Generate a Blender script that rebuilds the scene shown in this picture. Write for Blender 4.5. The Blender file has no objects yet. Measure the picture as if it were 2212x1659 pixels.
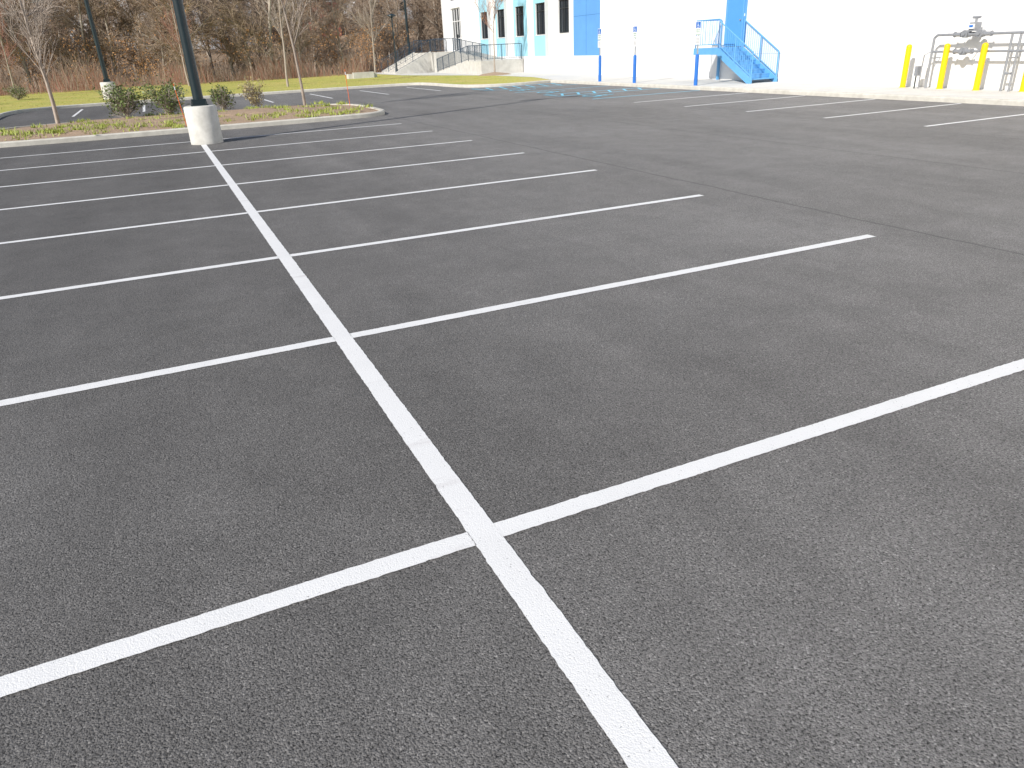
import bpy, bmesh, math, random
import numpy as np
from mathutils import Vector, Matrix
from mathutils.geometry import tessellate_polygon
random.seed(7); rng=np.random.default_rng(7)
sc=bpy.context.scene; COL=sc.collection
# ------------------------------------------------------------ materials
def newmat(name):
    m=bpy.data.materials.new(name); m.use_nodes=True
    nt=m.node_tree; b=nt.nodes['Principled BSDF']
    return m,nt,b
def N(nt,t,**k):
    n=nt.nodes.new(t)
    for a,v in k.items(): setattr(n,a,v)
    return n
def pos(nt): return N(nt,'ShaderNodeNewGeometry').outputs['Position']
def noise(nt,scale,detail=4,rough=.6,vec=None):
    n=N(nt,'ShaderNodeTexNoise'); n.inputs['Scale'].default_value=scale
    n.inputs['Detail'].default_value=detail; n.inputs['Roughness'].default_value=rough
    nt.links.new(vec if vec else pos(nt),n.inputs['Vector']); return n.outputs['Fac']
def ramp(nt,fac,stops):
    r=N(nt,'ShaderNodeValToRGB'); cr=r.color_ramp
    while len(cr.elements)<len(stops): cr.elements.new(.5)
    for e,(p,c) in zip(cr.elements,stops):
        e.position=p; e.color=(c if len(c)==4 else (*c,1)) if not isinstance(c,float) else (c,c,c,1)
    nt.links.new(fac,r.inputs['Fac']); return r.outputs['Color']
def mathn(nt,op,a,b=None,c=None):
    n=N(nt,'ShaderNodeMath',operation=op)
    for i,v in enumerate((a,b,c)):
        if v is None: continue
        if isinstance(v,(int,float)): n.inputs[i].default_value=v
        else: nt.links.new(v,n.inputs[i])
    return n.outputs[0]
def mixc(nt,f,a,b,mode='MIX'):
    n=N(nt,'ShaderNodeMix',data_type='RGBA',blend_type=mode)
    for i,v in ((0,f),(6,a),(7,b)):
        if isinstance(v,(int,float)): n.inputs[i].default_value=v
        elif isinstance(v,tuple): n.inputs[i].default_value=(*v,1)
        else: nt.links.new(v,n.inputs[i])
    return n.outputs[2]
def bump(nt,b,h,strength=.5,dist=.01):
    n=N(nt,'ShaderNodeBump'); n.inputs['Strength'].default_value=strength; n.inputs['Distance'].default_value=dist
    nt.links.new(h,n.inputs['Height']); nt.links.new(n.outputs[0],b.inputs['Normal'])
def simple(name,c1,c2=None,scale=8,rough=.6,metal=0,bs=0,bscale=60,bd=.005):
    m,nt,b=newmat(name); c2=c2 or tuple(x*.85 for x in c1)
    nt.links.new(ramp(nt,noise(nt,scale),[(.3,c1),(.7,c2)]),b.inputs['Base Color'])
    b.inputs['Roughness'].default_value=rough; b.inputs['Metallic'].default_value=metal
    if bs: bump(nt,b,noise(nt,bscale,4),bs,bd)
    return m
def asphalt():
    m,nt,b=newmat('asphalt_mat')
    v=N(nt,'ShaderNodeTexVoronoi'); v.inputs['Scale'].default_value=150; nt.links.new(pos(nt),v.inputs['Vector'])
    pitn=noise(nt,100,3,.6)
    big=ramp(nt,noise(nt,.22,5,.55),[(.3,(.150,.144,.139)),(.72,(.192,.185,.180))])
    mid=ramp(nt,noise(nt,2.2,5,.65),[(.3,.88),(.7,1.1)])
    c=mixc(nt,1.0,big,mid,'MULTIPLY')
    stone=N(nt,'ShaderNodeSeparateColor'); nt.links.new(v.outputs['Color'],stone.inputs[0])
    c=mixc(nt,1.0,c,ramp(nt,stone.outputs[0],[(0,.62),(.6,1.0),(.93,1.2),(1,1.7)]),'MULTIPLY')
    c=mixc(nt,1.0,c,ramp(nt,pitn,[(.36,.20),(.46,1.0)]),'MULTIPLY')
    sx=N(nt,'ShaderNodeSeparateXYZ'); nt.links.new(pos(nt),sx.inputs[0])
    # paler towards +X: traffic-worn aisle, plus sun sheen painted into the base colour
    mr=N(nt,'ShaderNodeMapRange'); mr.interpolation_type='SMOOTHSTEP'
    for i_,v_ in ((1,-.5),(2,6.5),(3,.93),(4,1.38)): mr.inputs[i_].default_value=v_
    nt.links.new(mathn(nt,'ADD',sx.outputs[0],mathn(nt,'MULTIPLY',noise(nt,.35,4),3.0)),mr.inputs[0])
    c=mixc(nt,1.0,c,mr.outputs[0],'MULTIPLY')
    # long faint roller / tyre streaks along the drive aisle
    mp=N(nt,'ShaderNodeMapping'); mp.inputs['Scale'].default_value=(1.1,.12,1); nt.links.new(pos(nt),mp.inputs['Vector'])
    c=mixc(nt,1.0,c,ramp(nt,noise(nt,1.0,5,.6,mp.outputs[0]),[(.35,.90),(.65,1.09)]),'MULTIPLY')
    wob=mathn(nt,'MULTIPLY',mathn(nt,'SUBTRACT',noise(nt,.8,4),.5),.16)
    for X,wd,st_ in ((5.98,.02,.5),(9.9,.018,.4),(13.1,.02,.3)):
        dd=mathn(nt,'ABSOLUTE',mathn(nt,'SUBTRACT',mathn(nt,'ADD',sx.outputs[0],wob),X))
        k=mathn(nt,'MULTIPLY',mathn(nt,'LESS_THAN',dd,wd),st_)
        c=mixc(nt,k,c,(.06,.06,.06))
    nt.links.new(c,b.inputs['Base Color']); b.inputs['Roughness'].default_value=.72
    b.inputs['Specular IOR Level'].default_value=.32
    h=mathn(nt,'ADD',mathn(nt,'MULTIPLY',v.outputs['Distance'],-.9),mathn(nt,'MULTIPLY',pitn,1.3))
    bump(nt,b,h,.75,.0048)
    return m
def paint(name,c1,c2,wear=.38):
    m,nt,b=newmat(name)
    v=N(nt,'ShaderNodeTexVoronoi'); v.inputs['Scale'].default_value=150; nt.links.new(pos(nt),v.inputs['Vector'])
    c=ramp(nt,noise(nt,2.2,5),[(.3,c1),(.7,c2)])
    pitn=noise(nt,100,3,.6)
    c=mixc(nt,ramp(nt,pitn,[(wear-.10,.9),(wear-.04,0.0)]),c,(.22,.22,.22))
    mp=N(nt,'ShaderNodeMapping'); mp.inputs['Scale'].default_value=(1.3,6,1); mp.inputs['Rotation'].default_value=(0,0,.9)
    nt.links.new(pos(nt),mp.inputs['Vector'])
    c=mixc(nt,ramp(nt,noise(nt,1.0,5,.6,mp.outputs[0]),[(.60,0.0),(.75,.45)]),c,(.50,.46,.46))
    nt.links.new(c,b.inputs['Base Color']); b.inputs['Roughness'].default_value=.55
    h=mathn(nt,'ADD',mathn(nt,'MULTIPLY',v.outputs['Distance'],-.8),mathn(nt,'MULTIPLY',pitn,1.2))
    bump(nt,b,h,.38,.004)
    return m
M={}
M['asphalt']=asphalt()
M['white_paint']=paint('white_line_paint',(.84,.84,.84),(.78,.78,.78))
M['blue_paint']=paint('blue_line_paint',(.16,.52,.72),(.20,.58,.78),.40)
M['concrete']=simple('concrete',(.60,.585,.55),(.48,.465,.43),3,.85,bs=.3)
M['kerb']=simple('kerb_concrete',(.62,.60,.54),(.48,.46,.41),4,.9,bs=.3)
M['wall']=simple('white_wall_paint',(.84,.84,.83),(.80,.80,.80),.7,.7,bs=.08,bscale=90)
M['joint']=simple('joint_sealant',(.58,.58,.58),(.52,.52,.52),5,.8)
M['palegrey']=simple('pale_grey_panel',(.55,.58,.60),(.5,.53,.55),3,.7)
M['blue_wall']=simple('blue_wall_paint',(.12,.33,.70),(.11,.30,.65),1.2,.6)
M['teal_wall']=simple('light_blue_wall_paint',(.34,.64,.78),(.31,.60,.75),1.2,.6)
M['blue_door']=simple('blue_door_paint',(.10,.33,.66),(.09,.31,.62),3,.45)
M['navy']=simple('navy_panel',(.01,.10,.30),(.012,.12,.34),2,.3)
M['blue_steel']=simple('blue_steel_paint',(.14,.39,.70),(.12,.35,.64),5,.4)
M['sign_blue']=simple('sign_post_blue',(.02,.17,.58),(.02,.14,.5),5,.4)
M['glass']=simple('dark_glass',(.015,.02,.03),(.03,.04,.05),1,.08)
M['frame']=simple('window_frame_dark',(.03,.035,.04),None,5,.4)
M['dark']=simple('dark_pole_paint',(.010,.022,.028),(.014,.028,.034),4,.35)
M['rail']=simple('dark_blue_railing',(.03,.06,.10),None,4,.4)
M['yellow']=simple('yellow_bollard_plastic',(.90,.58,.0),(.86,.53,.0),3,.4)
M['galv']=simple('grey_pipe_paint',(.34,.35,.37),(.27,.28,.30),12,.45,.3)
M['white']=simple('white_enamel',(.8,.8,.8),(.76,.76,.76),5,.4)
M['signgrey']=simple('sign_back_aluminium',(.5,.52,.54),None,5,.4,.5)
M['green']=simple('sign_green',(.02,.25,.10),None,5,.4)
M['orange']=simple('orange_stake',(.85,.16,.03),None,5,.5)
M['mulch']=simple('mulch',(.46,.34,.24),(.27,.185,.125),22,.95,bs=.5,bscale=30,bd=.025)
M['bark']=simple('bark',(.50,.44,.37),(.25,.21,.17),2.5,.9,bs=.3,bscale=40)
M['barklight']=simple('young_bark',(.46,.39,.33),(.34,.285,.235),6,.85)
M['twig']=simple('twig',(.46,.36,.27),(.26,.19,.14),1.2,.9)
M['redtwig']=simple('red_twig',(.40,.19,.14),(.28,.145,.10),.8,.9)
M['leafbrown']=simple('dead_leaf',(.56,.30,.12),(.38,.19,.08),2,.8)
M['evergreen']=simple('evergreen_leaf',(.17,.22,.06),(.09,.13,.038),9,.5)
M['olive']=simple('ochre_leaf',(.42,.37,.16),(.32,.24,.12),8,.6)
M['cover']=simple('ground_cover_leaf',(.42,.45,.09),(.25,.33,.06),6,.6)
M['brick']=simple('house_siding',(.6,.58,.55),(.5,.48,.45),1,.8)
M['redhouse']=simple('red_siding',(.36,.10,.08),None,1,.8)
M['roof']=simple('shingle_roof',(.20,.19,.20),(.15,.14,.15),2,.9)
def grassmat():
    m,nt,b=newmat('grass_mat')
    a=ramp(nt,noise(nt,.35,5,.65),[(.3,(.36,.38,.07)),(.52,(.46,.43,.10)),(.72,(.54,.42,.15))])
    d=ramp(nt,noise(nt,14,5,.7),[(.3,.75),(.7,1.2)])
    nt.links.new(mixc(nt,1.0,a,d,'MULTIPLY'),b.inputs['Base Color']); b.inputs['Roughness'].default_value=.95
    bump(nt,b,noise(nt,30,3),.3,.015); return m
M['grass']=grassmat()
M['litter']=simple('leaf_litter',(.36,.26,.175),(.20,.145,.10),1.5,.95,bs=.6,bscale=10,bd=.06)
# ------------------------------------------------------------ mesh builder
class MB:
    def __init__(s): s.v=[];s.f=[];s.m=[];s.mats=[]
    def mi(s,mat):
        if mat not in s.mats: s.mats.append(mat)
        return s.mats.index(mat)
    def add(s,vs,fs,mat):
        o=len(s.v); s.v+= [tuple(x) for x in vs]; k=s.mi(mat)
        for f in fs: s.f.append(tuple(i+o for i in f)); s.m.append(k)
    def box(s,a,b,mat):
        x0,y0,z0=a;x1,y1,z1=b
        s.add([(x0,y0,z0),(x1,y0,z0),(x1,y1,z0),(x0,y1,z0),(x0,y0,z1),(x1,y0,z1),(x1,y1,z1),(x0,y1,z1)],
              [(3,2,1,0),(4,5,6,7),(0,1,5,4),(1,2,6,5),(2,3,7,6),(3,0,4,7)],mat)
    def tube(s,p,q,r0,mat,r1=None,n=8,cap=True):
        p=Vector(p);q=Vector(q);r1=r0 if r1 is None else r1
        d=(q-p).normalized(); a=Vector((0,0,1)) if abs(d.z)<.9 else Vector((1,0,0))
        u=d.cross(a).normalized(); w=d.cross(u)
        vs=[]
        for c,r in ((p,r0),(q,r1)):
            for i in range(n):
                t=2*math.pi*i/n; vs.append(c+u*math.cos(t)*r+w*math.sin(t)*r)
        fs=[(i,(i+1)%n,n+(i+1)%n,n+i) for i in range(n)]
        if cap: fs+=[tuple(range(n))[::-1],tuple(range(n,2*n))]
        s.add(vs,fs,mat)
    def path(s,pts,r,mat,n=8):
        for a,b in zip(pts,pts[1:]): s.tube(a,b,r,mat,n=n)
    def lathe(s,c,prof,mat,n=32):
        vs=[];fs=[]
        for r,z in prof:
            for i in range(n):
                t=2*math.pi*i/n; vs.append((c[0]+r*math.cos(t),c[1]+r*math.sin(t),c[2]+z))
        for k in range(len(prof)-1):
            for i in range(n): fs.append((k*n+i,k*n+(i+1)%n,(k+1)*n+(i+1)%n,(k+1)*n+i))
        fs.append(tuple(range((len(prof)-1)*n,len(prof)*n)))
        s.add(vs,fs,mat)
    def obj(s,name,parent=None,smooth=False,loc=None):
        me=bpy.data.meshes.new(name); me.from_pydata(s.v,[],s.f)
        for m in s.mats: me.materials.append(M[m])
        me.polygons.foreach_set('material_index',s.m)
        if smooth: me.polygons.foreach_set('use_smooth',[True]*len(s.f))
        me.update()
        if smooth: me.set_sharp_from_angle(angle=math.radians(40))
        o=bpy.data.objects.new(name,me); COL.objects.link(o)
        if parent: o.parent=parent
        if loc: o.location=loc
        return o
def empty(name,loc=(0,0,0),rz=0):
    e=bpy.data.objects.new(name,None); COL.objects.link(e); e.location=loc; e.rotation_euler=(0,0,rz); return e
def arr_obj(name,V,F,mats,mi=None,parent=None):
    me=bpy.data.meshes.new(name); V=np.asarray(V,dtype=np.float32); F=np.asarray(F,dtype=np.int32)
    k=F.shape[1]; me.vertices.add(len(V)); me.vertices.foreach_set('co',V.ravel())
    me.loops.add(F.size); me.loops.foreach_set('vertex_index',F.ravel())
    me.polygons.add(len(F)); me.polygons.foreach_set('loop_start',np.arange(0,F.size,k,dtype=np.int32))
    for m in mats: me.materials.append(M[m])
    if mi is not None: me.polygons.foreach_set('material_index',np.asarray(mi,dtype=np.int32))
    me.update(calc_edges=True); me.validate()
    o=bpy.data.objects.new(name,me); COL.objects.link(o)
    if parent: o.parent=parent
    return o
def smoothpoly(pts,it=2,closed=True):
    for _ in range(it):
        out=[];n=len(pts)
        rngi=range(n) if closed else range(n-1)
        if not closed: out.append(pts[0])
        for i in rngi:
            a=pts[i];b=pts[(i+1)%n]
            out.append((a[0]*.75+b[0]*.25,a[1]*.75+b[1]*.25)); out.append((a[0]*.25+b[0]*.75,a[1]*.25+b[1]*.75))
        if not closed: out.append(pts[-1])
        pts=out
    return pts
def offset(pts,d,closed=True):
    n=len(pts);out=[]
    for i in range(n):
        a=pts[i-1] if (closed or i>0) else pts[i]; b=pts[(i+1)%n] if (closed or i<n-1) else pts[i]
        t=Vector((b[0]-a[0],b[1]-a[1])).normalized(); out.append((pts[i][0]-t.y*d,pts[i][1]+t.x*d))
    return out
def kerb(mb,pts,closed=True,w=.16,h=.14,mat='kerb'):
    """pts = outer edge, interior to the left"""
    inn=offset(pts,w,closed); o2=offset(pts,.03,closed); n=len(pts)
    prof=[(pts,-.05),(pts,h-.03),(o2,h),(inn,h),(inn,-.05)]
    vs=[(p[0],p[1],z) for P,z in prof for p in P]
    fs=[]
    for k in range(4):
        for i in range(n if closed else n-1):
            j=(i+1)%n; fs.append((k*n+i,k*n+j,(k+1)*n+j,(k+1)*n+i))
    mb.add(vs,fs,mat); return inn
def sheet(name,pts,z,mat,parent=None):
    tr=tessellate_polygon([[Vector((x,y,0)) for x,y in pts]])
    F=[]
    for a,b,c in tr:
        A,B,C=(Vector(pts[i]) for i in (a,b,c))
        F.append((a,b,c) if (B-A).cross(C-A)>0 else (a,c,b))
    return arr_obj(name,[(x,y,z) for x,y in pts],F,[mat],parent=parent)
# ------------------------------------------------------------ terrain
def hill(x,y):
    t=np.clip((y-85)/110,0,1); t=t*t*(3-2*t)
    return -.06+15*t*(1+.12*np.sin(x*.03))-1.0*np.exp(-((y-78)/6)**2)
xs=np.concatenate([np.linspace(-900,-120,14),np.linspace(-110,110,90),np.linspace(120,900,14)])
ys=np.concatenate([np.linspace(-500,-20,8),np.linspace(0,260,110),np.linspace(290,1500,16)])
X,Y=np.meshgrid(xs,ys); Z=hill(X,Y)+np.where(Y>74,.25*np.sin(X*.7+Y*.3),0)
V=np.stack([X.ravel(),Y.ravel(),Z.ravel()],1)
idx=np.arange(len(V)).reshape(Y.shape); F=np.stack([idx[:-1,:-1].ravel(),idx[:-1,1:].ravel(),idx[1:,1:].ravel(),idx[1:,:-1].ravel()],1)
arr_obj('ground',V,F,['litter'])
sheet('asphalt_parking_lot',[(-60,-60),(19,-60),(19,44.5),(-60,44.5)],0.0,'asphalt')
# ------------------------------------------------------------ markings
def strip(mb,x0,y0,x1,y1,w,mat,z=.004,jit=.0014,step=.018,near=True):
    d=Vector((x1-x0,y1-y0)); L=d.length; d.normalize(); nrm=Vector((-d.y,d.x))
    n=max(2,int(L/(step if near else .5))); o=[]; a=b=0
    for i in range(n+1):
        t=L*i/n; a=a*.35+rng.normal()*jit; b=b*.35+rng.normal()*jit
        c=Vector((x0,y0))+d*t
        p=c+nrm*(w/2+a); q=c-nrm*(w/2+b); o+=[(p.x,p.y,z),(q.x,q.y,z)]
    mb.add(o,[(2*i,2*i+1,2*i+3,2*i+2) for i in range(n)],mat)
S=2.74; D=5.49
mb=MB()
for i in range(-5,8):
    y=S*i
    strip(mb,-D,y,-.062,y,.108,'white_paint',near=i<5)
    strip(mb,.062,y,D,y,.108,'white_paint',near=i<5)
strip(mb,0,-14,0,18.1,.128,'white_paint')
for k in range(-8,5): strip(mb,13.74,8.56+S*k,18.62,8.56+S*k,.1,'white_paint',near=False)
for x in (-4.11,-1.37,1.37,4.11,6.85,9.6,12.3): strip(mb,x,34.7,x,40.4,.11,'white_paint',near=False)
mb.obj('parking_lines')
def isa2d():
    P=[]
    P.append([(.40+.085*math.cos(t),.91+.085*math.sin(t)) for t in np.linspace(0,2*math.pi,14)[:-1]])
    def st(a,b,w):
        d=Vector((b[0]-a[0],b[1]-a[1])).normalized(); n=(-d.y*w/2,d.x*w/2)
        P.append([(a[0]+n[0],a[1]+n[1]),(a[0]-n[0],a[1]-n[1]),(b[0]-n[0],b[1]-n[1]),(b[0]+n[0],b[1]+n[1])])
    st((.40,.80),(.42,.42),.11); st((.42,.62),(.66,.62),.08); st((.42,.42),(.70,.42),.1); st((.70,.44),(.82,.10),.09); st((.80,.10),(.92,.14),.07)
    for t in np.linspace(math.radians(115),math.radians(345),12)[:-1]:
        t2=t+math.radians(230)/11
        P.append([(.42+r*math.cos(a),.30+r*math.sin(a)) for r,a in ((.30,t),(.30,t2),(.22,t2),(.22,t))])
    return P
mb=MB()
for y in (22.26,24.9,26.2,28.95,31.9,34.3): strip(mb,13.74,y,18.62,y,.13,'blue_paint',near=False,z=.004)
for (a,b) in ((24.95,26.15),(31.95,34.25)):
    x=14.0
    while x<18.0:
        strip(mb,x,a+.05,x+.55,b-.05,.11,'blue_paint',z=.008,near=False); x+=.75
    strip(mb,13.74,a,13.74,b,.11,'blue_paint',z=.012,near=False)
for yc in (23.6,27.55,30.4):
    for j,poly in enumerate(isa2d()):
        mb.add([(14.2+py*1.4,yc-(px-.5)*1.4,.0085+j*.0004) for px,py in poly],[tuple(range(len(poly)))],'blue_paint')
mb.obj('accessible_parking_markings')
# ------------------------------------------------------------ islands, kerbs, lawn
isl=[(-4.9,22.05),(4.6,22.05),(6.1,22.5),(6.25,24.5),(6.2,27.6),(5.0,28.9),(-4.8,28.9),(-6.2,27.6),(-6.2,24),(-6.1,22.5)]
isl=smoothpoly(isl,2)
pi=empty('planting_island')
mb=MB(); inn=kerb(mb,isl); mb.obj('kerb',pi,True)
def inside(p,poly):
    x,y=p;c=False;n=len(poly)
    for i in range(n):
        x1,y1=poly[i];x2,y2=poly[(i+1)%n]
        if (y1>y)!=(y2>y) and x<(x2-x1)*(y-y1)/(y2-y1)+x1: c=not c
    return c
def mound(name,poly,z,mat,parent,amp=.1):
    cx=sum(p[0] for p in poly)/len(poly);cy=sum(p[1] for p in poly)/len(poly)
    rings=14; vs=[];fs=[];n=len(poly)
    for k in range(rings+1):
        t=1-k/rings
        for p in poly:
            zz=z+amp*(1-t**3)+(random.uniform(-.02,.03) if 0<k else 0)
            vs.append((cx+(p[0]-cx)*max(t,.02),cy+(p[1]-cy)*max(t,.02),zz))
    for k in range(rings):
        for i in range(n): fs.append((k*n+i,k*n+(i+1)%n,(k+1)*n+(i+1)%n,(k+1)*n+i))
    b=MB(); b.add(vs,fs,mat); return b.obj(name,parent)
mound('mulch_bed',inn,.10,'mulch',pi,.16)
kl=[(-60,31.5),(-9.5,31.5),(-7.6,32.6),(-7.0,35),(-7.2,39.5),(-6.6,41.8),(-4.5,43.2),(13.0,43.0),(13.9,42.0),(13.9,36.5),(14.6,34.9),(16.5,34.4),(18.72,35.0)]
kls=smoothpoly(kl,2,False)
mb=MB(); kerb(mb,kls,False); mb.obj('lawn_kerb',None,True)
lawn_pts=offset(kls,.16,False)+[(19.0,35.3),(20.0,39.6),(20.1,46),(17.3,57.5),(17.3,72),(-60,72)]
sheet('grass_lawn',lawn_pts,.125,'grass')
def tufts(name,P,h,w,mat,n=3,parent=None,spread=.05):
    V=[];F=[];P=np.asarray(P)
    for (x,y,z) in P:
        for _ in range(n):
            a=random.uniform(0,6.28);hh=h*random.uniform(.5,1.2);l=random.uniform(-.6,.6)*hh;l2=random.uniform(-.6,.6)*hh
            dx=math.cos(a)*w;dy=math.sin(a)*w; ox=random.gauss(0,spread);oy=random.gauss(0,spread)
            o=len(V); V+=[(x+ox-dx,y+oy-dy,z),(x+ox+dx,y+oy+dy,z),(x+ox+l,y+oy+l2,z+hh)]; F.append((o,o+1,o+2))
    return arr_obj(name,V,F,[mat],parent=parent)
P=[]
while len(P)<5000:
    x=random.uniform(-20,20);y=34+ (random.random()**1.3)*34
    if inside((x,y),lawn_pts): P.append((x,y,.12))
tufts('lawn_grass_blades',P,.05,.012,'grass',3)
P=[]
cl=[(random.uniform(-5.8,5.8),random.choice([random.uniform(22.5,24.3),random.uniform(22.5,24.0),random.uniform(24,28)])) for _ in range(100)]
for cx,cy in cl:
    if not inside((cx,cy),inn): continue
    for _ in range(14): P.append((cx+random.gauss(0,.13),cy+random.gauss(0,.13),.13 if cy<23 else .2))
tufts('ground_cover_plants',P,.13,.02,'cover',3,spread=.05)
# ------------------------------------------------------------ sidewalk
sw=[(20.0,39.6),(20.1,46),(17.3,57.5),(17.3,70),(30,70),(30,-60)]
m,nt,b=newmat('sidewalk_mat'); 
c=ramp(nt,noise(nt,1.3,5),[(.3,(.66,.65,.62)),(.7,(.57,.56,.53))])
sx=N(nt,'ShaderNodeSeparateXYZ'); nt.links.new(pos(nt),sx.inputs[0])
for ax,off in ((1,.3),(0,.95)):
    k=mathn(nt,'LESS_THAN',mathn(nt,'FRACT',mathn(nt,'DIVIDE',mathn(nt,'ADD',sx.outputs[ax],200+off),1.55)),.010)
    c=mixc(nt,mathn(nt,'MULTIPLY',k,.6),c,(.28,.27,.25))
nt.links.new(c,b.inputs['Base Color']); b.inputs['Roughness'].default_value=.9; bump(nt,b,noise(nt,70,4),.2,.004)
M['sidewalk']=m
mb=MB(); kerb(mb,[(18.70,35-i*1.0) for i in range(96)],False,w=.17,h=.135,mat='kerb'); mb.obj('sidewalk_kerb',None)
sheet('sidewalk',[(18.87,-60),(18.87,35.3)]+sw,.131,'sidewalk')
# ------------------------------------------------------------ building
A0=(23.04,40.15,0); RZ=math.atan2(-.9986,-.0527)
bd=empty('white_commercial_building',A0,RZ)
Hh=12.0
def WBox(name,boxes,parent=bd):
    mb=MB()
    for a,b_,mt in boxes: mb.box(a,b_,mt)
    return mb.obj(name,parent)
s0,s1=-26.8,85
wins=[-16.5,-12.9,-9.25,-5.7,-2.15]; ww=1.5; wz0,wz1=2.46,4.33; uz0,uz1=6.6,8.5
ds0,ds1,dz0,dz1=-24.2,-21.6,1.66,3.95
ops=[(ds0,ds1,[(dz0,5.0),(5.6,9.5)])]+[(w,w+ww,[(wz0,wz1),(uz0,uz1)]) for w in wins]
bx=[];cur=s0
for a,b_,hs in ops:
    bx.append(((cur,0,0),(a,.35,Hh),'wall'))
    z=0
    for h0,h1 in hs: bx.append(((a,0,z),(b_,.35,h0),'wall')); z=h1
    bx.append(((a,0,z),(b_,.35,Hh),'wall')); cur=b_
bx.append(((cur,0,0),(s1,.35,Hh),'wall'))
bx.append(((s0,.35,0),(s0+.35,45,Hh),'wall')); bx.append(((s1-.35,.35,0),(s1,45,Hh),'wall')); bx.append(((s0+.35,44.65,0),(s1-.35,45,Hh),'wall'))
WBox('walls',bx)
WBox('roof',[((s0,0,Hh),(s1,45,Hh+.3),'palegrey')])
pan=[((-.02,-.012,1.17),(3.35,0-.001,Hh-.1),'blue_wall'),((14.75,-.012,1.47),(16.15,-.001,Hh-.1),'blue_wall')]
for w,mt in zip(wins[:4],['teal_wall','teal_wall','teal_wall','teal_wall']):
    for z0,z1 in ((1.17,wz0),(wz1,uz0),(uz1,Hh-.1)): pan.append(((w-.02,-.012,z0),(w+ww+.02,-.001,z1),mt))
    pan.append(((w+ww+.02,-.012,1.17),(w+ww+.02+.55,-.001,Hh-.1),'palegrey' if w!=wins[2] else 'teal_wall'))
    pan.append(((w-.02-.3,-.012,1.17),(w-.02,-.001,Hh-.1),mt))
pan+=[((ds0,-.02,9.5),(ds1,-.001,Hh-.1),'navy'),((-26.6,-.012,.2),(-26.5,-.001,Hh),'palegrey')]
WBox('painted_panels',pan)
jn=[]
for z in (1.16,4.9): jn.append(((3.4,-.004,z),(14.7,-.0005,z+.018),'joint')); jn.append(((16.2,-.004,z),(s1,-.0005,z+.018),'joint'))
for s in (9.2,22.4,29.5,36.5): jn.append(((s,-.006,.14),(s+.02,-.0005,Hh),'joint'))
jn.append(((1.65,-.015,1.2),(1.67,-.0125,Hh-.2),'navy')); jn.append(((.0,-.015,3.3),(1.64,-.0125,3.315),'navy')); jn.append(((1.68,-.015,3.3),(3.33,-.0125,3.315),'navy'))
WBox('panel_joints',jn)
wn=[]
for w in wins:
    for z0,z1 in ((wz0,wz1),(uz0,uz1)):
        wn.append(((w,.14,z0),(w+ww,.16,z1),'glass'))
        for a,b_ in (((w,.08,z0),(w+.06,.139,z1)),((w+ww-.06,.08,z0),(w+ww,.139,z1)),((w+.061,.081,z0),(w+ww-.061,.139,z0+.06)),((w+.061,.081,z1-.06),(w+ww-.061,.139,z1)),
                     ((w+ww/2-.03,.082,z0+.061),(w+ww/2+.03,.138,z1-.061)),((w+.061,.083,z1-.5),(w+ww/2-.031,.137,z1-.45)),((w+ww/2+.031,.083,z1-.5),(w+ww-.061,.137,z1-.45))):
            wn.append((a,b_,'frame'))
        wn.append(((w-.03,-.04,z0-.05),(w+ww+.03,.08,z0-.002),'white'))
WBox('windows',wn)
dr=[((ds0,.16,dz0),(ds1,.18,5.0),'glass'),((ds0,.16,5.6),(ds1,.18,9.5),'navy')]
for s in (ds0,ds0+.6,ds0+1.27,ds0+1.94,ds1-.06): dr.append(((s,.10,dz0),(s+.07,.159,5.0),'white'))
for z in (dz0,dz0+.95,dz1,4.93): 
    for a,b_ in ((ds0+.07,ds0+.6),(ds0+.67,ds0+1.27),(ds0+1.34,ds0+1.94),(ds0+2.01,ds1-.06)): dr.append(((a,.101,z),(b_,.158,z+.06),'white'))
for z in (5.6,6.8,8.1,9.4): dr.append(((ds0,.10,z),(ds1,.159,z+.08),'frame'))
dr.append(((ds0+1.2,.03,dz0+.9),(ds0+1.23,.1,dz0+1.3),'frame')); dr.append(((ds0+1.38,.03,dz0+.9),(ds0+1.41,.1,dz0+1.3),'frame'))
WBox('entrance_door',dr)
dd=[((14.95,-.05,1.47),(15.95,-.0125,3.55),'blue_door')]
for a,b_ in (((14.88,-.06,1.47),(14.948,-.0126,3.62)),((15.952,-.06,1.47),(16.02,-.0126,3.62)),((14.949,-.06,3.552),(15.951,-.0126,3.62))): dd.append((a,b_,'blue_steel'))
dd.append(((15.82,-.11,2.45),(15.88,-.051,2.5),'signgrey')); dd.append(((16.02,-.03,2.6),(16.06,-.013,2.7),'white'))
WBox('side_door',dd)
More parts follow.
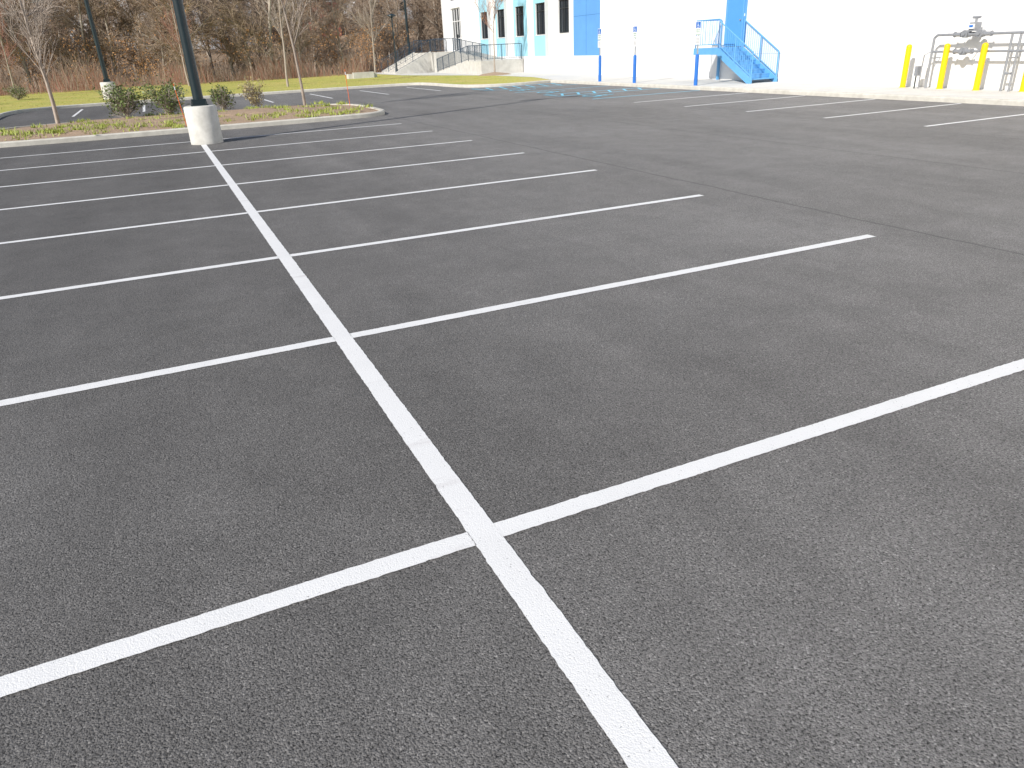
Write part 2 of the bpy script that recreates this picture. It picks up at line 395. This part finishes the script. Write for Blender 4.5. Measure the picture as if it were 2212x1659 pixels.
# ------------------------------------------------------------ entrance steps + ramp (building-local: x=s, y outwards negative)
en=empty('entrance_ramp_and_steps',A0,RZ)
mb=MB(); LZ=1.64
mb.box((-26.0,-3.2,.13),(-19.0,-.01,LZ),'concrete')
ns=9
for i in range(ns):
    z1=LZ-(i+1)*(LZ-.13)/(ns+1)
    mb.box((-25.5,-3.2-.33*(i+1),.13),(-20.6,-3.2-.33*i-.001,z1),'concrete')
for s in (-25.8,-20.55):
    vs=[(s,-3.2,.13),(s+.25,-3.2,.13),(s+.25,-6.3,.13),(s,-6.3,.13),(s,-3.2,LZ+.1),(s+.25,-3.2,LZ+.1),(s+.25,-6.3,.3),(s,-6.3,.3)]
    mb.add(vs,[(4,5,6,7),(0,1,5,4),(1,2,6,5),(2,3,7,6),(3,0,4,7)],'concrete')
def wedge(xa,xb,ya,yb,za,zb):
    vs=[(xa,ya,.12),(xb,ya,.12),(xb,yb,.12),(xa,yb,.12),(xa,ya,za),(xb,ya,zb),(xb,yb,zb),(xa,yb,za)]
    mb.add(vs,[(4,5,6,7),(0,1,5,4),(1,2,6,5),(2,3,7,6),(3,0,4,7)],'concrete')
wedge(-18.999,-11.0,-1.5,-.01,LZ,1.0)
mb.box((-10.999,-3.2,.12),(-8.0,-.01,1.0),'concrete')
wedge(-11.001,-19.0,-1.7,-3.2,1.0,.15)
mb.obj('concrete',en)
mb=MB()
def railing(pts,h=1.0,step=.13,mat='rail',r=.022,pr=.009,postr=.025,mid=False):
    for a,b_ in zip(pts,pts[1:]):
        a=Vector(a);b_=Vector(b_);up=Vector((0,0,h));lo=Vector((0,0,.12)); L=(b_-a).length
        mb.tube(a+up,b_+up,r,mat); mb.tube(a+lo,b_+lo,r*.7,mat,n=6)
        if mid: mb.tube(a+Vector((0,0,h-.14)),b_+Vector((0,0,h-.14)),r*.7,mat,n=6)
        npst=max(1,round(L/1.5))
        for i in range(npst+1):
            p=a+(b_-a)*i/npst; mb.tube(p,p+up,postr,mat)
        if step:
            n=int(L/step)
            for i in range(1,n):
                p=a+(b_-a)*i/n; mb.tube(p+lo,p+up,pr,mat,n=4,cap=False)
railing([(-8.1,-.1,1.0),(-8.1,-3.1,1.0),(-11,-3.1,1.0),(-19,-3.1,.15)])
railing([(-11,-1.6,1.0),(-19,-1.6,LZ)])
railing([(-19.1,-1.6,LZ),(-19.1,-3.1,LZ),(-20.5,-3.1,LZ)])
railing([(-25.9,-.1,LZ),(-25.9,-3.1,LZ)])
for s in (-25.6,-23,-20.45): railing([(s,-3.2,LZ),(s,-6.3,.25)],.95,step=0,mid=True)
mb.obj('railings',en)
# ------------------------------------------------------------ blue side stair
st=empty('blue_metal_staircase',A0,RZ)
mb=MB(); LT=1.45; yo,yi=-1.38,-.08; sT,sB=16.2,18.35; nr=8; rise=(LT-.131)/nr; run=(sB-sT)/(nr-1)
mb.box((14.55,yo,LT-.05),(sT,yi,LT),'blue_steel')
for y in (yo-.001,yi-.05): mb.box((14.55,y,LT-.26),(sT,y+.05,LT-.051),'blue_steel')
mb.box((14.5,yo,LT-.26),(14.549,yi,LT),'blue_steel')
for s in (14.6,):
    for y in (yo+.05,yi-.1): mb.box((s,y,.131),(s+.1,y+.1,LT-.261),'blue_steel')
for k in range(1,nr):
    z=LT-k*rise; s=sT+(k-1)*run
    mb.box((s,yo+.05,z-.04),(s+run+.02,yi-.05,z),'blue_steel')
    mb.box((s,yo+.05,z+.001),(s+.012,yi-.05,z+rise-.041),'blue_steel')
for y in (yo,yi-.05):
    vs=[]
    for yy in (y,y+.05): vs+=[(sT,yy,LT+.0),(sB+.15,yy,.131+rise),(sB+.15,yy,.131),(sB-.12,yy,.131),(sT,yy,LT-.30)]
    mb.add(vs,[(0,1,2,3,4),(9,8,7,6,5),(0,5,6,1),(1,6,7,2),(2,7,8,3),(3,8,9,4),(4,9,5,0)],'blue_steel')
mb.obj('structure',st)
mb=MB()
kw=dict(h=1.07,step=.11,mat='blue_steel',r=.024,pr=.01,postr=.026)
railing([(14.6,yi,LT),(14.6,yo+.03,LT)],**kw); railing([(14.6,yo+.03,LT),(sT,yo+.03,LT)],**kw)
for y in (yo+.03,yi-.03):
    railing([(sT,y,LT),(sB+.1,y,.131+rise*.8)],h=1.0,step=.14,mat='blue_steel',r=.024,pr=.01,postr=.026)
mb.obj('railings',st)
# ------------------------------------------------------------ gas piping
gp=empty('gas_meter_piping',A0,RZ); mb=MB(); y=-.42
mb.path([(25.75,y,.13),(25.75,y,1.56),(25.85,y,1.64),(31.5,y,1.64)],.038,'galv',10)
mb.path([(25.79,y,1.18),(28.9,y,1.18)],.034,'galv',10); mb.path([(25.72,y-.02,1.18),(25.62,y-.14,1.1),(25.6,y-.14,.7),(25.6,y-.14,.13)],.02,'galv')
for s in (28.25,28.5): mb.path([(s,y,.13),(s,y,1.60)],.034,'galv',10)
mb.path([(28.29,y,.6),(28.46,y,.6)],.03,'galv')
for s,z in ((26.55,1.64),(27.05,1.64),(27.5,1.64),(26.65,1.18),(27.0,1.18)):
    mb.tube((s-.1,y,z),(s+.1,y,z),.058,'galv',n=12); mb.tube((s-.12,y,z),(s-.1,y,z),.08,'galv',n=14); mb.tube((s+.1,y,z),(s+.12,y,z),.08,'galv',n=14)
for s,z in ((26.8,1.65),(27.28,1.65),(26.83,1.18)):
    mb.tube((s,y-.08,z),(s,y+.08,z),.105,'galv',n=18); mb.tube((s,y-.12,z),(s,y-.081,z),.05,'galv',n=12)
mb.box((26.95,y-.12,1.72),(27.15,y+.12,1.95),'galv'); mb.box((26.97,y-.17,1.78),(27.13,y-.121,1.91),'white')
mb.tube((27.05,y,1.951),(27.05,y,2.06),.035,'galv'); mb.tube((26.93,y,2.08),(27.17,y,2.08),.035,'galv')
mb.box((26.99,y-.175,1.82),(27.11,y-.1705,1.88),'sign_blue')
for s in (25.75,28.25,27.0): mb.tube((s,y,1.0 if s!=27 else 1.18),(s,-.005,1.0 if s!=27 else 1.18),.015,'galv')
mb.box((25.46,y-.26,.5),(25.56,y-.12,.78),'galv'); mb.tube((25.5,y-.2,.13),(25.5,y-.2,.5),.02,'dark')
mb.obj('pipes',gp)
# ------------------------------------------------------------ bollards
def bollard(loc,h=1.28,r=.085):
    mb=MB(); prof=[(r,0),(r,h-.07)]+[(r*math.cos(t),h-.07+.07*math.sin(t)) for t in np.linspace(.2,1.45,5)]
    mb.lathe((0,0,0),[(r+.012,0),(r+.012,.03),(r,.035)]+prof[1:],'yellow',24); mb.lathe((0,0,-.002),[(r+.05,0),(r+.04,.012)],'concrete',20)
    mb.obj('yellow_bollard',None,True,loc)
for l in ((21.15,15.2),(21.1,13.85),(21.0,12.6),(21.1,11.3),(21.0,9.9)): bollard((l[0],l[1],.131))
# ------------------------------------------------------------ accessible signs
def tcurve(text,size,mat,parent,loc,rot):
    c=bpy.data.curves.new(text.lower().replace(' ','_'),'FONT'); c.body=text; c.size=size; c.align_x='CENTER'; c.extrude=.001; c.materials.append(M[mat])
    o=bpy.data.objects.new('lettering',c); COL.objects.link(o); o.parent=parent; o.location=loc; o.rotation_euler=rot
def accsign(loc,rz=0):
    e=empty('accessible_parking_sign',loc,rz); mb=MB()
    mb.lathe((0,0,0),[(.075,0),(.075,1.10),(.065,1.14),(.03,1.16)],'sign_blue',20); mb.obj('blue_post_sleeve',e,True)
    mb=MB(); mb.box((-.02,-.025,1.15),(.02,.025,2.30),'signgrey'); mb.obj('post',e)
    mb=MB(); mb.box((-.032,-.155,1.83),(-.021,.155,2.32),'white')
    mb.box((-.034,-.14,2.08),(-.0325,.14,2.30),'sign_blue'); mb.box((-.034,-.14,1.845),(-.0325,.14,1.86),'green')
    for j,poly in enumerate(isa2d()):
        mb.add([(-.036-j*.00005,-(px-.5)*.2,2.085+py*.2) for px,py in poly],[tuple(range(len(poly)))],'white')
    mb.box((-.032,-.155,1.50),(-.021,.155,1.80),'white')
    for z in (1.56,1.61,1.66,1.71): mb.box((-.0335,-.11,z),(-.0325,.11,z+.018),'signgrey')
    mb.obj('sign_plates',e)
    R=(math.pi/2,0,-math.pi/2)
    tcurve('RESERVED',.055,'green',e,(-.034,0,2.0),R); tcurve('PARKING',.055,'green',e,(-.034,0,1.93),R)
for x,y in ((19.05,30.5),(19.05,27.5),(19.05,23.1)): accsign((x,y,.131))
# ------------------------------------------------------------ lamps
M['concrete_base']=simple('cast_concrete_base',(.70,.685,.64),(.54,.525,.48),5,.85,bs=.35)
def lot_lamp(loc,h=9.7,rb=.39):
    e=empty('parking_lot_lamp',loc); mb=MB()
    mb.lathe((0,0,0),[(rb,0),(rb,.86),(rb-.02,.89),(rb-.06,.90)],'concrete_base',40); mb.obj('concrete_base',e,True)
    mb=MB(); mb.box((-.2,-.2,.90),(.2,.2,.93),'dark'); mb.box((-.17,-.17,.93),(.17,.17,1.05),'dark')
    for x in(-.16,.16):
        for y in (-.16,.16): mb.tube((x,y,.93),(x,y,1.0),.02,'dark',n=6)
    mb.obj('base_cover',e)
    mb=MB(); mb.tube((0,0,1.05),(0,0,h),.125,'dark',.085,n=24); mb.obj('pole',e,True)
    mb=MB(); mb.tube((-.7,0,h-.15),(.7,0,h-.15),.04,'dark')
    for s in (-1,1): mb.box((s*.9-.38,-.17,h-.2),(s*.9+.38,.17,h-.1),'dark'); mb.box((s*.9-.3,-.13,h-.21),(s*.9+.3,.13,h-.201),'white')
    mb.obj('luminaires',e)
lot_lamp((0.12,18.5,0)); lot_lamp((-3.05,47.7,.12)); lot_lamp((22.2,70.5,.12),rb=.3)
def walk_lamp(loc,h=4.5):
    e=empty('pedestrian_street_lamp',loc); mb=MB()
    mb.lathe((0,0,0),[(.14,0),(.14,.12),(.09,.3),(.06,.5),(.05,h-.35)],'dark',16)
    mb.lathe((0,0,h-.35),[(.05,0),(.12,.03),(.1,.08),(.36,.2),(.33,.27),(.08,.35)],'dark',24); mb.obj('post_and_head',e,True)
walk_lamp((18.0,61.1,.12)); 
# ------------------------------------------------------------ stakes + drain headwall
def stake(loc,h,dx):
    mb=MB(); mb.tube((0,0,0),(dx,0,h),.011,'orange',n=6); mb.tube((dx*.85,0,h*.85),(dx*.93,0,h*.93),.015,'white',n=6); mb.obj('orange_marker_stake',None,False,loc)
stake((-.15,22.6,.1),1.25,-.12); stake((5.7,26.3,.1),1.3,-.02)
mb=MB(); mb.box((0,0,0),(1.6,.25,.45),'concrete'); mb.box((-.3,.26,0),(0-.01,1.0,.35),'concrete'); mb.box((1.61,.26,0),(1.9,1.0,.35),'concrete'); mb.obj('drain_headwall',None,False,(13.2,56.5,.1))
# ------------------------------------------------------------ trees
def branch(segs,p,d,L,r,depth,maxd,up,spread,nchild,tips):
    n=max(2,int(5-depth)); q=Vector(p); d=Vector(d).normalized(); sl=L/n; rr=r
    for i in range(n):
        nd=(d+Vector((random.gauss(0,.10),random.gauss(0,.10),random.gauss(0,.06)+up*.10))).normalized()
        q2=q+nd*sl; r2=max(rr*(.86 if i<n-1 else .6),.004); segs.append((tuple(q),tuple(q2),rr,r2,depth))
        if depth<maxd and (i>0 or depth>0):
            for _ in range(nchild[depth]):
                a=random.uniform(0,6.283); ax=nd.orthogonal().normalized(); ax=Matrix.Rotation(a,3,nd)@ax
                ang=random.gauss(spread,.18); cd=(nd*math.cos(ang)+ax*math.sin(ang)); cd.z+=up*.25
                branch(segs,q+(q2-q)*random.random(),cd,L*random.uniform(.42,.68)*(1-.3*i/n),rr*random.uniform(.42,.6),depth+1,maxd,up,spread,nchild,tips)
        q,d,rr=q2,nd,r2
    tips.append(tuple(q))
def seg_mesh(segs,minr=.006):
    n=len(segs); P=np.array([s[0] for s in segs]);Q=np.array([s[1] for s in segs])
    r0=np.maximum(np.array([s[2] for s in segs]),minr);r1=np.maximum(np.array([s[3] for s in segs]),minr)
    D=Q-P; D/=np.linalg.norm(D,axis=1)[:,None]+1e-9
    a=np.where(np.abs(D[:,2:3])<.9,np.array([[0,0,1.]]),np.array([[1.,0,0]]))
    u=np.cross(D,a);u/=np.linalg.norm(u,axis=1)[:,None]; w=np.cross(D,u)
    k=4; V=np.zeros((n,2*k,3))
    for i in range(k):
        t=2*math.pi*i/k; o=u*math.cos(t)+w*math.sin(t)
        V[:,i]=P+o*r0[:,None]; V[:,k+i]=Q+o*r1[:,None]
    F=np.array([[i,(i+1)%k,k+(i+1)%k,k+i] for i in range(k)])
    F=(F[None]+np.arange(n)[:,None,None]*2*k).reshape(-1,4)
    return V.reshape(-1,3),F,np.repeat(np.array([s[4] for s in segs]),k)
def leaf_quads(P,size,spread):
    P=np.asarray(P); n=len(P); P=P+rng.normal(0,spread,(n,3))
    a=rng.normal(0,1,(n,3));a/=np.linalg.norm(a,axis=1)[:,None]; b=np.cross(a,rng.normal(0,1,(n,3)));b/=np.linalg.norm(b,axis=1)[:,None]
    s=size*rng.uniform(.6,1.3,(n,1)); V=np.stack([P-a*s,P-b*s*.5,P+a*s,P+b*s*.5],1).reshape(-1,3)
    return V,np.arange(4*n).reshape(n,4)
def tree_obj(name,H,r,maxd,nchild,up,spread,trunkfrac,leaves=0,barkm='bark',twigm='twig',leafm='leafbrown',minr=.006,firstlow=.25):
    segs=[];tips=[]; q=Vector((0,0,0)); d=Vector((random.gauss(0,.03),random.gauss(0,.03),1)); n=9; rr=r
    for i in range(n):
        nd=(d+Vector((random.gauss(0,.04),random.gauss(0,.04),0))).normalized(); q2=q+nd*H/n; r2=rr*.87
        segs.append((tuple(q),tuple(q2),rr,r2,0))
        if i/n>=firstlow:
            for _ in range(nchild[0]):
                a=random.uniform(0,6.283); ang=random.gauss(spread+.1,.15); cd=Vector((math.cos(a)*math.sin(ang),math.sin(a)*math.sin(ang),math.cos(ang)))
                branch(segs,q+(q2-q)*random.random(),cd,H*trunkfrac*random.uniform(.6,1.1)*(1-.45*i/n),rr*random.uniform(.3,.5),1,maxd,up,spread,nchild,tips)
        q,d,rr=q2,nd,r2
    V,F,dp=seg_mesh(segs,minr); mi=np.where(dp>=2,1,0); mats=[barkm,twigm]
    if leaves:
        T=[tips[i] for i in rng.integers(0,len(tips),leaves)]
        LV,LF=leaf_quads(T,.07,.18); F=np.concatenate([F,LF+len(V)]); V=np.concatenate([V,LV]); mi=np.concatenate([mi,np.full(len(LF),2)]); mats.append(leafm)
    return arr_obj(name,V,F,mats,mi)
def young(loc,H,lean=(0,0),leaves=0,name='young_bare_tree',spread=.5,twig='barklight',low=.3,nc=2,rz=None):
    o=tree_obj(name,H,.012*H,3,[nc,2,2],.6,spread,.42,leaves,'barklight',twig,minr=.006,firstlow=low); o.location=loc; o.rotation_euler=(lean[0],lean[1],random.uniform(0,6) if rz is None else rz); return o
young((-4.0,27.7,.15),6.0,(.0,.06),spread=.6,low=.22,nc=3,rz=0)
young((4.35,28.0,.15),6.0,spread=.42,low=.3)
young((7.1,49.0,.12),7.0,spread=.42)
young((15.2,57.6,.12),6.5,spread=.42)
young((-9.3,60.2,.12),6.5,twig='redtwig',spread=.5,low=.15)
young((1.9,63.5,.12),6.5,twig='redtwig',spread=.45,low=.15)
young((20.6,46.8,.13),5.6,spread=.4,leaves=60,twig='redtwig',low=.35)
mb=MB(); mb.lathe((20.6,46.8,.12),[(1.2,0),(.9,.08),(.3,.16),(.1,.18)],'mulch',20); mb.obj('tree_mulch_ring',None,True)
def shrub(loc,h,w,mat,n=1500,name='evergreen_shrub'):
    segs=[];tips=[]
    for _ in range(9):
        a=random.uniform(0,6.283);t=random.uniform(.1,.75)
        branch(segs,(0,0,0),(math.cos(a)*math.sin(t),math.sin(a)*math.sin(t),math.cos(t)),h*.85,.014,1,3,.3,.6,[2,2,2],tips)
    V,F,dp=seg_mesh(segs,.004); T=np.array(tips); mask=T[:,2]>.12; T=T[mask]
    sc_=np.array([w/2/ (np.percentile(np.abs(T[:,0]),92)+1e-6),w/2/(np.percentile(np.abs(T[:,1]),92)+1e-6),h/np.percentile(T[:,2],97)])
    V=V*sc_; T=T*sc_
    LV,LF=leaf_quads(T[rng.integers(0,len(T),n)],.045,.06); LV[:,2]=np.maximum(LV[:,2],.02)
    mi=np.concatenate([np.zeros(len(F)),np.ones(len(LF))]); F=np.concatenate([F,LF+len(V)]); V=np.concatenate([V,LV])
    o=arr_obj(name,V,F,['bark',mat],mi); o.location=loc
shrub((-1.85,27.2,.18),1.0,1.0,'evergreen',1500)
shrub((-.55,27.0,.18),1.05,1.1,'evergreen',1600)
shrub((1.35,28.0,.18),.8,.65,'evergreen',700)
shrub((2.6,27.8,.18),.95,.75,'olive',600,'ochre_shrub')
shrub((-8.6,55,.12),.75,1.0,'evergreen',700); shrub((-9.9,50,.12),.8,.9,'olive',500,'ochre_shrub')
# ------------------------------------------------------------ woodland
wd=empty('woodland')
protos=[]
for k in range(7):
    H=random.uniform(9,14)
    o=tree_obj('bare_tree',H,random.uniform(.15,.27),4,[2,2,2,2] if k%2 else [3,2,1,2],.25,.75,.36,leaves=(350 if k in(1,4) else 0),minr=.012,firstlow=.08 if k%2 else .22)
    o.parent=wd; protos.append(o); o.location=(-40+k*13,92,-.5)
def xr(y): return -.25*(y+2.4)-6, .42*(y+2.4)+6
for row,(ya,yb,n) in enumerate(((69,74,22),(74,84,28),(84,105,30),(105,150,26))):
    for i in range(n):
        y=random.uniform(ya,yb); a,b_=xr(y); x=a+(b_-a)*(i+random.random())/n
        if y<72 and x>17.5: continue
        p=random.choice(protos); o=bpy.data.objects.new('bare_tree',p.data); COL.objects.link(o); o.parent=wd
        s=random.uniform(.7,1.15); o.location=(x,y,float(hill(np.array(x),np.array(y)))-.1); o.scale=(s,s,s*random.uniform(.9,1.1)); o.rotation_euler=(random.gauss(0,.04),random.gauss(0,.04),random.uniform(0,6.28))
def undergrowth(name,n,ylo,yhi,hmin,hmax,mat,w,xmin=-26,xmax=32):
    y=rng.uniform(ylo,yhi,n); x=rng.uniform(xmin,xmax,n)
    dens=np.sin(x*.55+3*np.sin(x*.13))+np.sin(y*.9+x*.2)+rng.normal(0,.8,n); keep=(dens>-.5)&((y>71)|(x<17)); x=x[keep];y=y[keep];n=len(x)
    h=rng.uniform(hmin,hmax,n)*(1+.35*np.sin(x*.8)); z=hill(x,y)-.02
    a=rng.uniform(0,6.283,n); lean=rng.uniform(.1,.6,n)*h; P0=np.stack([x,y,z],1); d=np.stack([np.cos(a),np.sin(a),0*a],1)
    P1=P0+d*(lean*.35)[:,None]+np.array([0,0,1])*(h*.6)[:,None]; P2=P0+d*lean[:,None]+np.array([0,0,1])*h[:,None]
    s=np.stack([np.ones(n),-.1*np.ones(n),0*a],1)*w
    V=np.stack([P0-s,P0+s,P1+s*.7,P1-s*.7,P2+s*.3,P2-s*.3],1).reshape(-1,3)
    F=np.array([[0,1,2,3],[3,2,4,5]]); F=(F[None]+np.arange(n)[:,None,None]*6).reshape(-1,4)
    arr_obj(name,V,F,[mat],parent=wd)
undergrowth('undergrowth_stems',17000,66.5,80,.6,2.4,'twig',.012)
undergrowth('undergrowth_red_stems',8000,66,73,.5,1.9,'redtwig',.012)
undergrowth('undergrowth_back',12000,78,100,.8,3.2,'twig',.014,xmax=40)
C_=[(random.uniform(-22,22),random.uniform(67,80),random.uniform(.6,3.6)) for _ in range(110)]
P=np.concatenate([np.array(c)+rng.normal(0,1,(90,3))*np.array([.8,.8,.5]) for c in C_]); P[:,2]=np.maximum(P[:,2],.1)
LV,LF=leaf_quads(P,.07,.05); arr_obj('dead_leaf_clumps',LV,LF,['leafbrown'],parent=wd)
# ------------------------------------------------------------ distant houses
def house(loc,w,d,h,mat,name='distant_house',rz=0):
    e=empty(name,loc,rz); mb=MB(); mb.box((-w/2,-d/2,-2),(w/2,d/2,h),mat)
    mb.add([(-w/2-.4,-d/2-.4,h),(w/2+.4,-d/2-.4,h),(w/2+.4,d/2+.4,h),(-w/2-.4,d/2+.4,h),(-w/2-.4,0,h+w*.28),(w/2+.4,0,h+w*.28)],[(0,1,5,4),(2,3,4,5),(0,4,3),(1,2,5)],'roof')
    mb.obj('walls_and_roof',e); mb=MB()
    for fl in range(2):
        for i in range(4):
            x=-w/2+w*(i+.5)/4; z=1+fl*2.8; mb.box((x-.5,-d/2-.05,z),(x+.5,-d/2-.002,z+1.4),'glass'); mb.box((x-.6,-d/2-.09,z-.12),(x+.6,-d/2-.003,z-.001),'white')
    mb.obj('windows',e)
for x,y,m_ in ((-34,128,'white'),(-19,124,'redhouse'),(-4,126,'white'),(9,122,'white'),(24,128,'redhouse'),(38,134,'white'),(60,172,'brick'),(-48,165,'brick')):
    house((x,y,float(hill(np.array(x),np.array(y)))),10,9,6,m_,rz=random.uniform(-.3,.3))
# ------------------------------------------------------------ camera, light
r=Vector((0.90593813,-0.4211917,-0.04328577));u=Vector((0.21440016,0.36817609,0.90469826));f=Vector((0.36511462,0.82888112,-0.42384833))
cam=bpy.data.cameras.new('camera'); co=bpy.data.objects.new('camera',cam); COL.objects.link(co)
mw=Matrix(((r.x,u.x,-f.x,-.9107),(r.y,u.y,-f.y,-2.4393),(r.z,u.z,-f.z,1.9396),(0,0,0,1))); co.matrix_world=mw
cam.sensor_width=36; cam.lens=36*1564.4/2212; cam.clip_end=4000; cam.clip_start=.05; sc.camera=co
EL=math.radians(34); AZ=math.radians(23.8)
sd=Vector((math.cos(AZ)*math.cos(EL),math.sin(AZ)*math.cos(EL),-math.sin(EL)))
sl=bpy.data.lights.new('sun','SUN'); sl.energy=5.0; sl.angle=math.radians(.5); sl.color=(1,.955,.89)
so=bpy.data.objects.new('sun',sl); COL.objects.link(so); so.rotation_euler=sd.to_track_quat('-Z','Y').to_euler(); so.location=(-20,-10,20)
w=bpy.data.worlds.new('World'); sc.world=w; w.use_nodes=True; nt=w.node_tree
sky=nt.nodes.new('ShaderNodeTexSky'); sky.sky_type='NISHITA'; sky.sun_disc=False; sky.sun_elevation=EL; sky.sun_rotation=math.atan2(-sd.x,-sd.y)
nt.links.new(sky.outputs[0],nt.nodes['Background'].inputs[0]); nt.nodes['Background'].inputs[1].default_value=.10
sc.view_settings.view_transform='Standard'; sc.view_settings.look='None'; sc.view_settings.exposure=0
